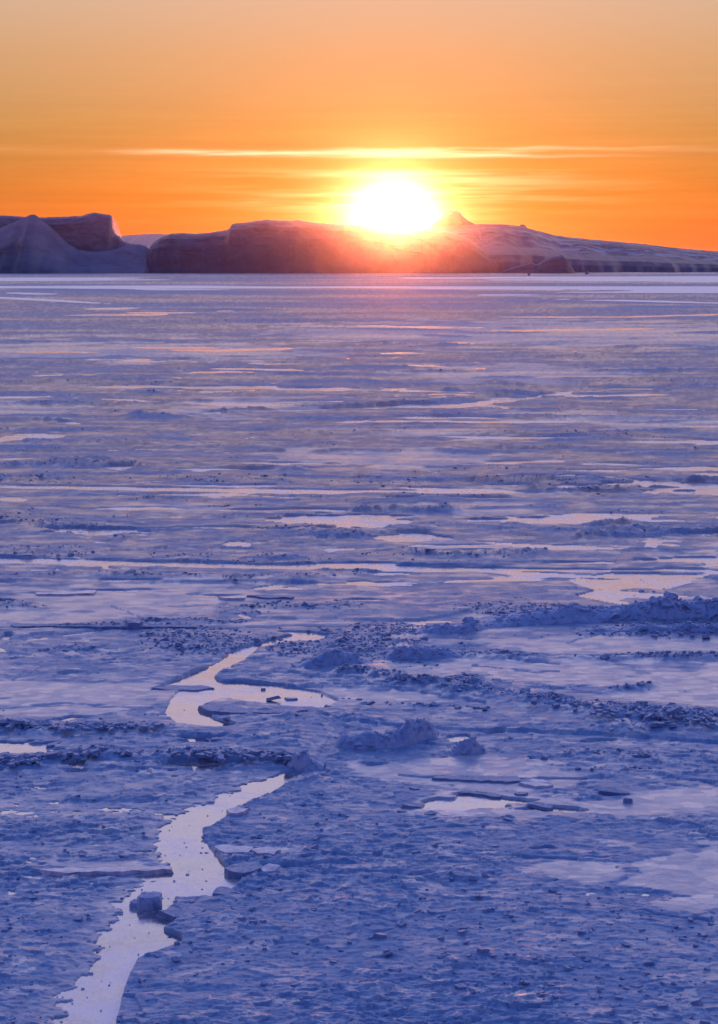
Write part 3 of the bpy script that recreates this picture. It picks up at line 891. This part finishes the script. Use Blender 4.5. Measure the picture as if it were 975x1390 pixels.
def boulder(label, u, v, wpx, hpx, seed):
    """A worn, snow-capped lump of ice."""
    import bmesh
    x, y, _ = gpt(u, v, SEA); px = y / F
    bm = bmesh.new(); bmesh.ops.create_icosphere(bm, subdivisions=4, radius=1.0)
    P3 = np.array([q.co[:] for q in bm.verts])
    n = .22 * perlin(P3[:, 0] * 1.3 + P3[:, 2], P3[:, 1] * 1.3 - P3[:, 2] * .7, seed) + .10 * perlin(P3[:, 0] * 3.1 + P3[:, 2] * 2, P3[:, 1] * 3.1, seed + 1) + .04 * perlin(P3[:, 0] * 8 + P3[:, 2] * 5, P3[:, 1] * 8, seed + 2)
    P3 = np.sign(P3) * np.abs(P3) ** .72 * (1 + n)[:, None]
    P3[:, 2] = np.clip(P3[:, 2], -.35, .72 + .12 * n / .2)
    for q, c in zip(bm.verts, P3):
        q.co = (c[0] * wpx * px * .5, c[1] * wpx * px * .42, (c[2] + .35) * hpx * px - .04)
    me = bpy.data.meshes.new('ice_block'); bm.to_mesh(me); bm.free()
    o = mesh_obj('ice_block', me, M_HEAP); o.location = (x, y, SEA)
    tag(o, label, 'ice block')


boulder('thick snow capped ice block standing at the left edge of the winding lead', 203, 1231, 33, 17, 3)
boulder('low ice lump leaning on the left side of the snow capped block', 185, 1231, 17, 8, 9)
block('cube shaped dark ice block standing alone at the right side of the pale pond', 853, 1092, 13, 9, 5)
block('wide dark ice block right of the pale pond, near the lone cube', 829, 1080, 34, 6, 6, stretch=1.6)
block('flat ice block above the pale pond, right of the slanting wedge', 707, 1081, 18, 6, 7, stretch=1.3)
block('broad low ice block at the right end of the pale pond', 733, 1098, 34, 5, 8, stretch=1.7)
block('small dark ice block left of the slanting wedge of ice', 562, 1075, 12, 5, 9)
block('squat ice block, largest of the cluster at the left tip of the pond', 557, 1099, 20, 4.5, 10, stretch=1.4)
block('flat ice block, farthest left of the cluster at the left tip of the pond', 545, 1105, 14, 4.5, 11, stretch=1.4)
block('tiny ice block, farthest right of the cluster at the left tip of the pond', 564, 1106, 8, 4, 12)
block('tilted ice block just left of the broad speckled slab', 583, 1108, 17, 4, 13, stretch=1.3)
block('dark ice block just left of the curved boat shaped slab', 586, 1114, 15, 4, 14, stretch=1.3)
block('rounded ice block, nearest the boat shaped slab in the row of three', 690, 1118, 14, 6, 15)
block('oblong ice block, middle of the row of three below the pond', 707, 1121, 16, 5, 16, stretch=1.3)
block('lone ice block, last of the row of three below the pond', 734, 1120, 9, 4, 17)
block('small ice cube far right on the grey ice below the pond', 813, 1119, 6.5, 4, 18)
block('small wide ice block on the shore below the row of three', 686, 1128, 14, 4, 19, stretch=1.4)
block('dark ice block in the upper pond, left of the triplet', 437, 945, 5, 3, 20)
block('ice block at the left end of the triplet in the upper pond', 466, 951, 6.5, 4, 21)
block('middle ice block of the triplet in the upper pond', 474, 951, 5.5, 4, 22)
block('ice block at the right end of the triplet in the upper pond', 488, 952, 9, 4, 23, stretch=1.3)
block('ice block drifting alone near the far shore of the upper lead', 358, 937, 9, 3, 24, stretch=1.3)
block('slim ice block near the pointed shore of the upper lead', 392, 950, 18, 3, 25, stretch=1.7)
block('ice block next to the slim one in the upper lead', 369, 952, 16, 4, 26, stretch=1.3)
block('dark speck of an ice lump standing at the foot of the far icebergs', 718, 374, 4, 3.4, 27)
block('dark ice lump at the foot of the low hummocky iceberg', 797, 372.5, 7, 3, 28)

# loose chunks of the rubble belts: one thing each
TEMPL = [block_mesh('ice_chunk', .36, .13 + .02 * (k % 3), 60 + k, 1.0 + .25 * (k % 3), .22) for k in range(12)]
belt = {'left': [], 'mid': [], 'right': []}
gch = np.random.default_rng(77)
dch = np.clip((sstep(.25, .8, RB) + .10 * sstep(-1.5, .5, W) * (W < 1.5)) * sstep(930, 985, VV) * sstep(1062, 1040, VV), 0, 1)
uu, vv2, hh2 = scatter(9000, 78, dch, 940, 1062, 4, 970)
n_ch = 0
for a, b, c in zip(uu, vv2, hh2):
    if n_ch >= 230: break
    n_ch += 1
    where = ('ice chunk in the jumbled rubble belt left of the crescent mound', 'ice chunks of the left rubble belt') if a < 440 else \
            ('ice chunk in the rough ice right of the crescent mound', 'ice chunks of the right rubble belt')
    o = mesh_obj('ice_chunk', TEMPL[int(gch.integers(12))]) if False else bpy.data.objects.new('ice_chunk', TEMPL[int(gch.integers(12))])
    C.objects.link(o)
    x, y, _ = gpt(a, b, float(c)); o.location = (x, y, float(c))
    k = .85 * float(np.exp(gch.normal(0, .32))); o.scale = (k, k, k * .9); o.rotation_euler.z = float(gch.uniform(0, 6.28))
    tag(o, where[0], 'ice chunk', where[1])
for m_ in TEMPL: m_.materials.append(M_CHUNK)

# ------------------------------------------------------------------ icebergs
def berg(name, sky, Yc, front, backd, prof, seed, mat, parent=None, nt_=70, du=1.0, amp=1.0, snowf=None, cliff=None):
    """Iceberg from a crest line given in photo pixels at distance Yc; FRONT/BACKD: metres from crest to front/back foot.
    PROF: [(t, height fraction)] from the front foot (0) to the crest (1)."""
    sky = np.array(sky, float)
    us = np.arange(sky[0, 0], sky[-1, 0] + .01, du)
    vs = np.interp(us, sky[:, 0], sky[:, 1])
    X = (us - UC) * Yc / F
    zc = CAM_H + (HOR - vs) * Yc / F
    vs_n = perlin(X / 9.0, X * 0 + seed, seed) * .8 + perlin(X / 3.5, X * 0 + seed, seed + 1) * .4
    zc = np.maximum(zc + vs_n * amp * .8, -1.5)
    tf = np.linspace(0, 1, nt_); tb = np.linspace(1, 2, 24)[1:]
    T = np.concatenate([tf, tb])
    pr = np.array(prof, float)
    TT, XX = np.meshgrid(T, X, indexing='ij')
    ZC = np.broadcast_to(zc, TT.shape)
    edge = perlin(XX / 60, XX * 0, seed + 3) * .16 + perlin(XX / 17, XX * 0, seed + 4) * .06
    tw = np.clip(TT + (perlin(XX / 40, TT * 3, seed + 6) * .06) * np.sin(np.pi * np.clip(TT, 0, 1)), 0, 2)
    hf = np.where(TT <= 1, np.interp(tw, pr[:, 0], pr[:, 1]), 1 - (np.clip(TT - 1, 0, 1)) ** 1.6)
    hsc = np.clip(ZC / max(zc.max(), 1), 0.05, 1) ** .5
    YY = np.where(TT <= 1, Yc - (1 - TT) * front * (1 + edge) * hsc, Yc + (TT - 1) * backd * hsc)
    ZZ = -2.0 + (ZC + 2.0) * hf
    # fractured relief: shift along the view depth and a little in height
    keep = np.sin(np.pi * np.clip(TT, 0, 1)) ** .6 * (TT <= 1)
    f1, f2, ix, iy, hx, hy = voronoi(XX / 22 + ZZ / 30, ZZ / 17 + TT, seed + 9)
    fr = (hsh(ix, iy, seed) - .5) * .7 + (hx + hy) * 1.0
    nzz = perlin(XX / 30, ZZ / 16, seed + 11) * 5 + perlin(XX / 11, ZZ / 7, seed + 12) * 1.8 + perlin(XX / 4.5, ZZ / 3, seed + 13) * .8 + perlin(XX / 60, ZZ / 2.2, seed + 16) * .9
    YY = YY + keep * amp * (nzz + fr)
    ZZ = ZZ + keep * amp * .35 * perlin(XX / 8, YY / 12, seed + 14)
    me = mesh_from(name, np.stack([XX, YY, ZZ], -1).reshape(-1, 3), [grid_faces(*TT.shape)], smooth=False)
    s = np.zeros(TT.shape)
    if snowf is not None:
        s = snowf(XX, YY, ZZ, TT, ZC)
    add_attr(me, 'snow', np.clip(s, 0, 1))
    o = mesh_obj(name, me, mat, parent)
    return o


def empty(name, loc):
    o = bpy.data.objects.new(name, None); C.objects.link(o); o.location = loc
    o.empty_display_size = 5
    return o


CLIFF = [(0, 0), (.12, .42), (.25, .68), (.45, .86), (.7, .95), (1, 1)]
STEEP = [(0, 0), (.25, .55), (.5, .86), (.75, .96), (1, 1)]
RAMP = [(0, 0), (.08, .10), (.3, .30), (.6, .60), (.85, .87), (1, 1)]
TERR = [(0, 0), (.06, .22), (.14, .36), (.45, .52), (.55, .60), (.75, .82), (1, 1)]

# left iceberg: a tabular wall behind a swept snow ramp (parts share the Empty's origin)
WALL = [(-170, 371), (-160, 330), (-120, 300), (-60, 293), (0, 292), (40, 294.5), (60, 295), (85, 294), (110, 293), (120, 290), (128, 288), (134, 289.5), (148, 291), (151.5, 293), (152.5, 300),
        (153, 310), (156, 317), (163, 321), (168, 327), (178, 331), (190, 331.5), (200, 334), (205, 342), (208, 371)]
RAMPL = [(-175, 371), (-165, 345), (-60, 322), (0, 310), (20, 301), (36, 294), (41, 291.5), (47, 291), (52, 294.5), (60, 301), (74, 313), (84, 323), (92, 330), (106, 338.5), (118, 341), (130, 341.5),
         (153, 339.5), (167, 334.5), (180, 332), (196, 334), (203, 338), (207, 346), (211, 371)]


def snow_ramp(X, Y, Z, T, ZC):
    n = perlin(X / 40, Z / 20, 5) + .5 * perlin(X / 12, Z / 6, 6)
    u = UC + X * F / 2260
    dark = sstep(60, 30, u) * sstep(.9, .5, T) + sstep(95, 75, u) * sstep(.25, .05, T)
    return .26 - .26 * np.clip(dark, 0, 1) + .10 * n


iceberg = empty('iceberg', gpt(40, 371.2))
tag(iceberg, 'flat topped iceberg with a pale curved snow ramp sweeping down in front', 'iceberg')
b1 = berg('tabular_ice_wall', WALL, 2330, 40, 200, STEEP, 21, M_BERG, iceberg, amp=.7, snowf=lambda X, Y, Z, T, ZC: .15 + .4 * (T > .93))
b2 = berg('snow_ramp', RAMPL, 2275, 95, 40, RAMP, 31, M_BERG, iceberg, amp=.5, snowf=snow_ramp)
for b_ in (b1, b2):
    b_.matrix_parent_inverse = iceberg.matrix_world.inverted()
    b_.location = -Vector(iceberg.location)
    b_.matrix_parent_inverse.identity()

MID = [(200, 371), (203, 350), (205, 338), (207, 331), (212, 326), (220, 321), (232, 317), (245, 316), (265, 317), (285, 315.5), (308, 312), (312, 309.5), (315, 304), (318, 303), (335, 301.5), (350, 299),
       (362, 298), (385, 299), (398, 299.2), (402, 298.2), (420, 301), (440, 303), (470, 304.5), (510, 307.5), (540, 309.5), (585, 312), (612, 315), (637, 324), (655, 338), (668, 352), (684, 364), (697, 371)]
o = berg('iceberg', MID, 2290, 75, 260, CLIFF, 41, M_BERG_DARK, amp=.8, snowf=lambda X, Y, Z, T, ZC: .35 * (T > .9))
tag(o, 'long dark violet iceberg with a stepped crest standing right under the setting sun', 'iceberg')


def snow_right(X, Y, Z, T, ZC):
    fr = Z / np.maximum(ZC, 3)
    n = perlin(X / 55, Y / 16, 71) + .6 * perlin(X / 18, Y / 7, 72)
    a = sstep(.02, .45, n) * sstep(.40, .62, fr)
    lane = np.exp(-((fr - .62 - .06 * perlin(X / 70, X * 0, 73)) / .05) ** 2) * sstep(-.4, .3, perlin(X / 30, X * 0 + 5, 74))
    u = UC + X * F / 2500
    return np.clip(a + lane * .9, 0, 1) * (.2 + .5 * sstep(680, 740, u)) * (1 - sstep(640, 628, u) * sstep(.8, .9, fr)) + .02


RIGHT = [(430, 371), (440, 345), (480, 325), (520, 314), (570, 311), (585, 309), (600, 307), (620, 305.5), (643, 304.5),
         (655, 304), (680, 304), (700, 305.5), (712, 307.5), (722, 311), (735, 314), (752, 319), (775, 322), (805, 325), (840, 328), (872, 331), (914, 336),
         (958, 340), (1000, 342), (1080, 347), (1180, 354), (1260, 364), (1285, 371)]
KNOB = [(583, 316), (586, 307), (590, 302.5), (598, 298.5), (602, 295.5), (605, 289.5), (609, 286.6), (615, 285.6), (621, 286.2), (625, 288.5), (628, 292.5), (631, 295.5), (636, 299.5), (643, 303), (651, 308), (655, 316)]
KNOB2 = [(704, 314), (705.5, 306), (708, 304.2), (711, 304.4), (714, 306), (716, 311), (717.5, 316)]
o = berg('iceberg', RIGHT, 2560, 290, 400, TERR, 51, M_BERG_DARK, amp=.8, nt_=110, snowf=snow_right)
tag(o, 'very long iceberg with a rounded knob on its crest and snowy terraces', 'iceberg')

for kn, yk in ((KNOB, 2572), (KNOB2, 2568)):
    berg('ice_knob', kn, yk, 22, 26, STEEP, 91, M_BERG_DARK, o, amp=.35, nt_=40, du=.5, snowf=lambda X, Y, Z, T, ZC: 0 * X)

HUMP = [(676, 371), (688, 366), (700, 362), (712, 359), (722, 356), (729, 359), (740, 352), (752, 348), (763, 345), (768, 349), (772, 356), (777, 364), (783, 371)]
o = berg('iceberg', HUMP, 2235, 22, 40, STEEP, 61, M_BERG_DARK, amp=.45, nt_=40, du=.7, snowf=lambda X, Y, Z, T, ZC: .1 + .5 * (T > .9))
tag(o, 'low hummocky iceberg with a curved rim at the foot of the snow terraced iceberg', 'iceberg')

FAR = [(60, 345), (110, 330), (150, 322), (175, 319), (195, 317.7), (212, 317.2), (240, 318.5), (300, 326), (360, 340), (380, 345)]
o = berg('hill', FAR, 5000, 800, 1500, RAMP, 81, M_BERG, amp=2.0, nt_=30, du=2.0, snowf=lambda X, Y, Z, T, ZC: .35 + 0 * X)
tag(o, 'pale pink snow hill far away in the gap between two icebergs', None, None, 'structure')

# ------------------------------------------------------------------ haze
HB = (-23000, 23000, -2500, 23000, -3.0, 104.0)
bx = np.array([(x, y, z) for z in HB[4:6] for y in HB[2:4] for x in HB[0:2]], float)
me = mesh_from('haze', bx, [np.array([(0, 2, 3, 1), (4, 5, 7, 6), (0, 1, 5, 4), (2, 6, 7, 3), (0, 4, 6, 2), (1, 3, 7, 5)])])
hm = bpy.data.materials.new('haze'); hm.use_nodes = True; hnt = hm.node_tree; hnt.nodes.clear()
pv = hnt.nodes.new('ShaderNodeVolumePrincipled'); pv.inputs['Color'].default_value = (.92, .90, .92, 1)
pv.inputs['Density'].default_value = 0.000021; pv.inputs['Anisotropy'].default_value = 0.977  # added haze, tuned so its forward scatter stands in for lens flare
ho = hnt.nodes.new('ShaderNodeOutputMaterial'); hnt.links.new(pv.outputs[0], ho.inputs['Volume'])
tag(mesh_obj('haze', me, hm), 'thin haze added over the whole frozen bay for the flare glow below the sun', None, None, 'stuff')
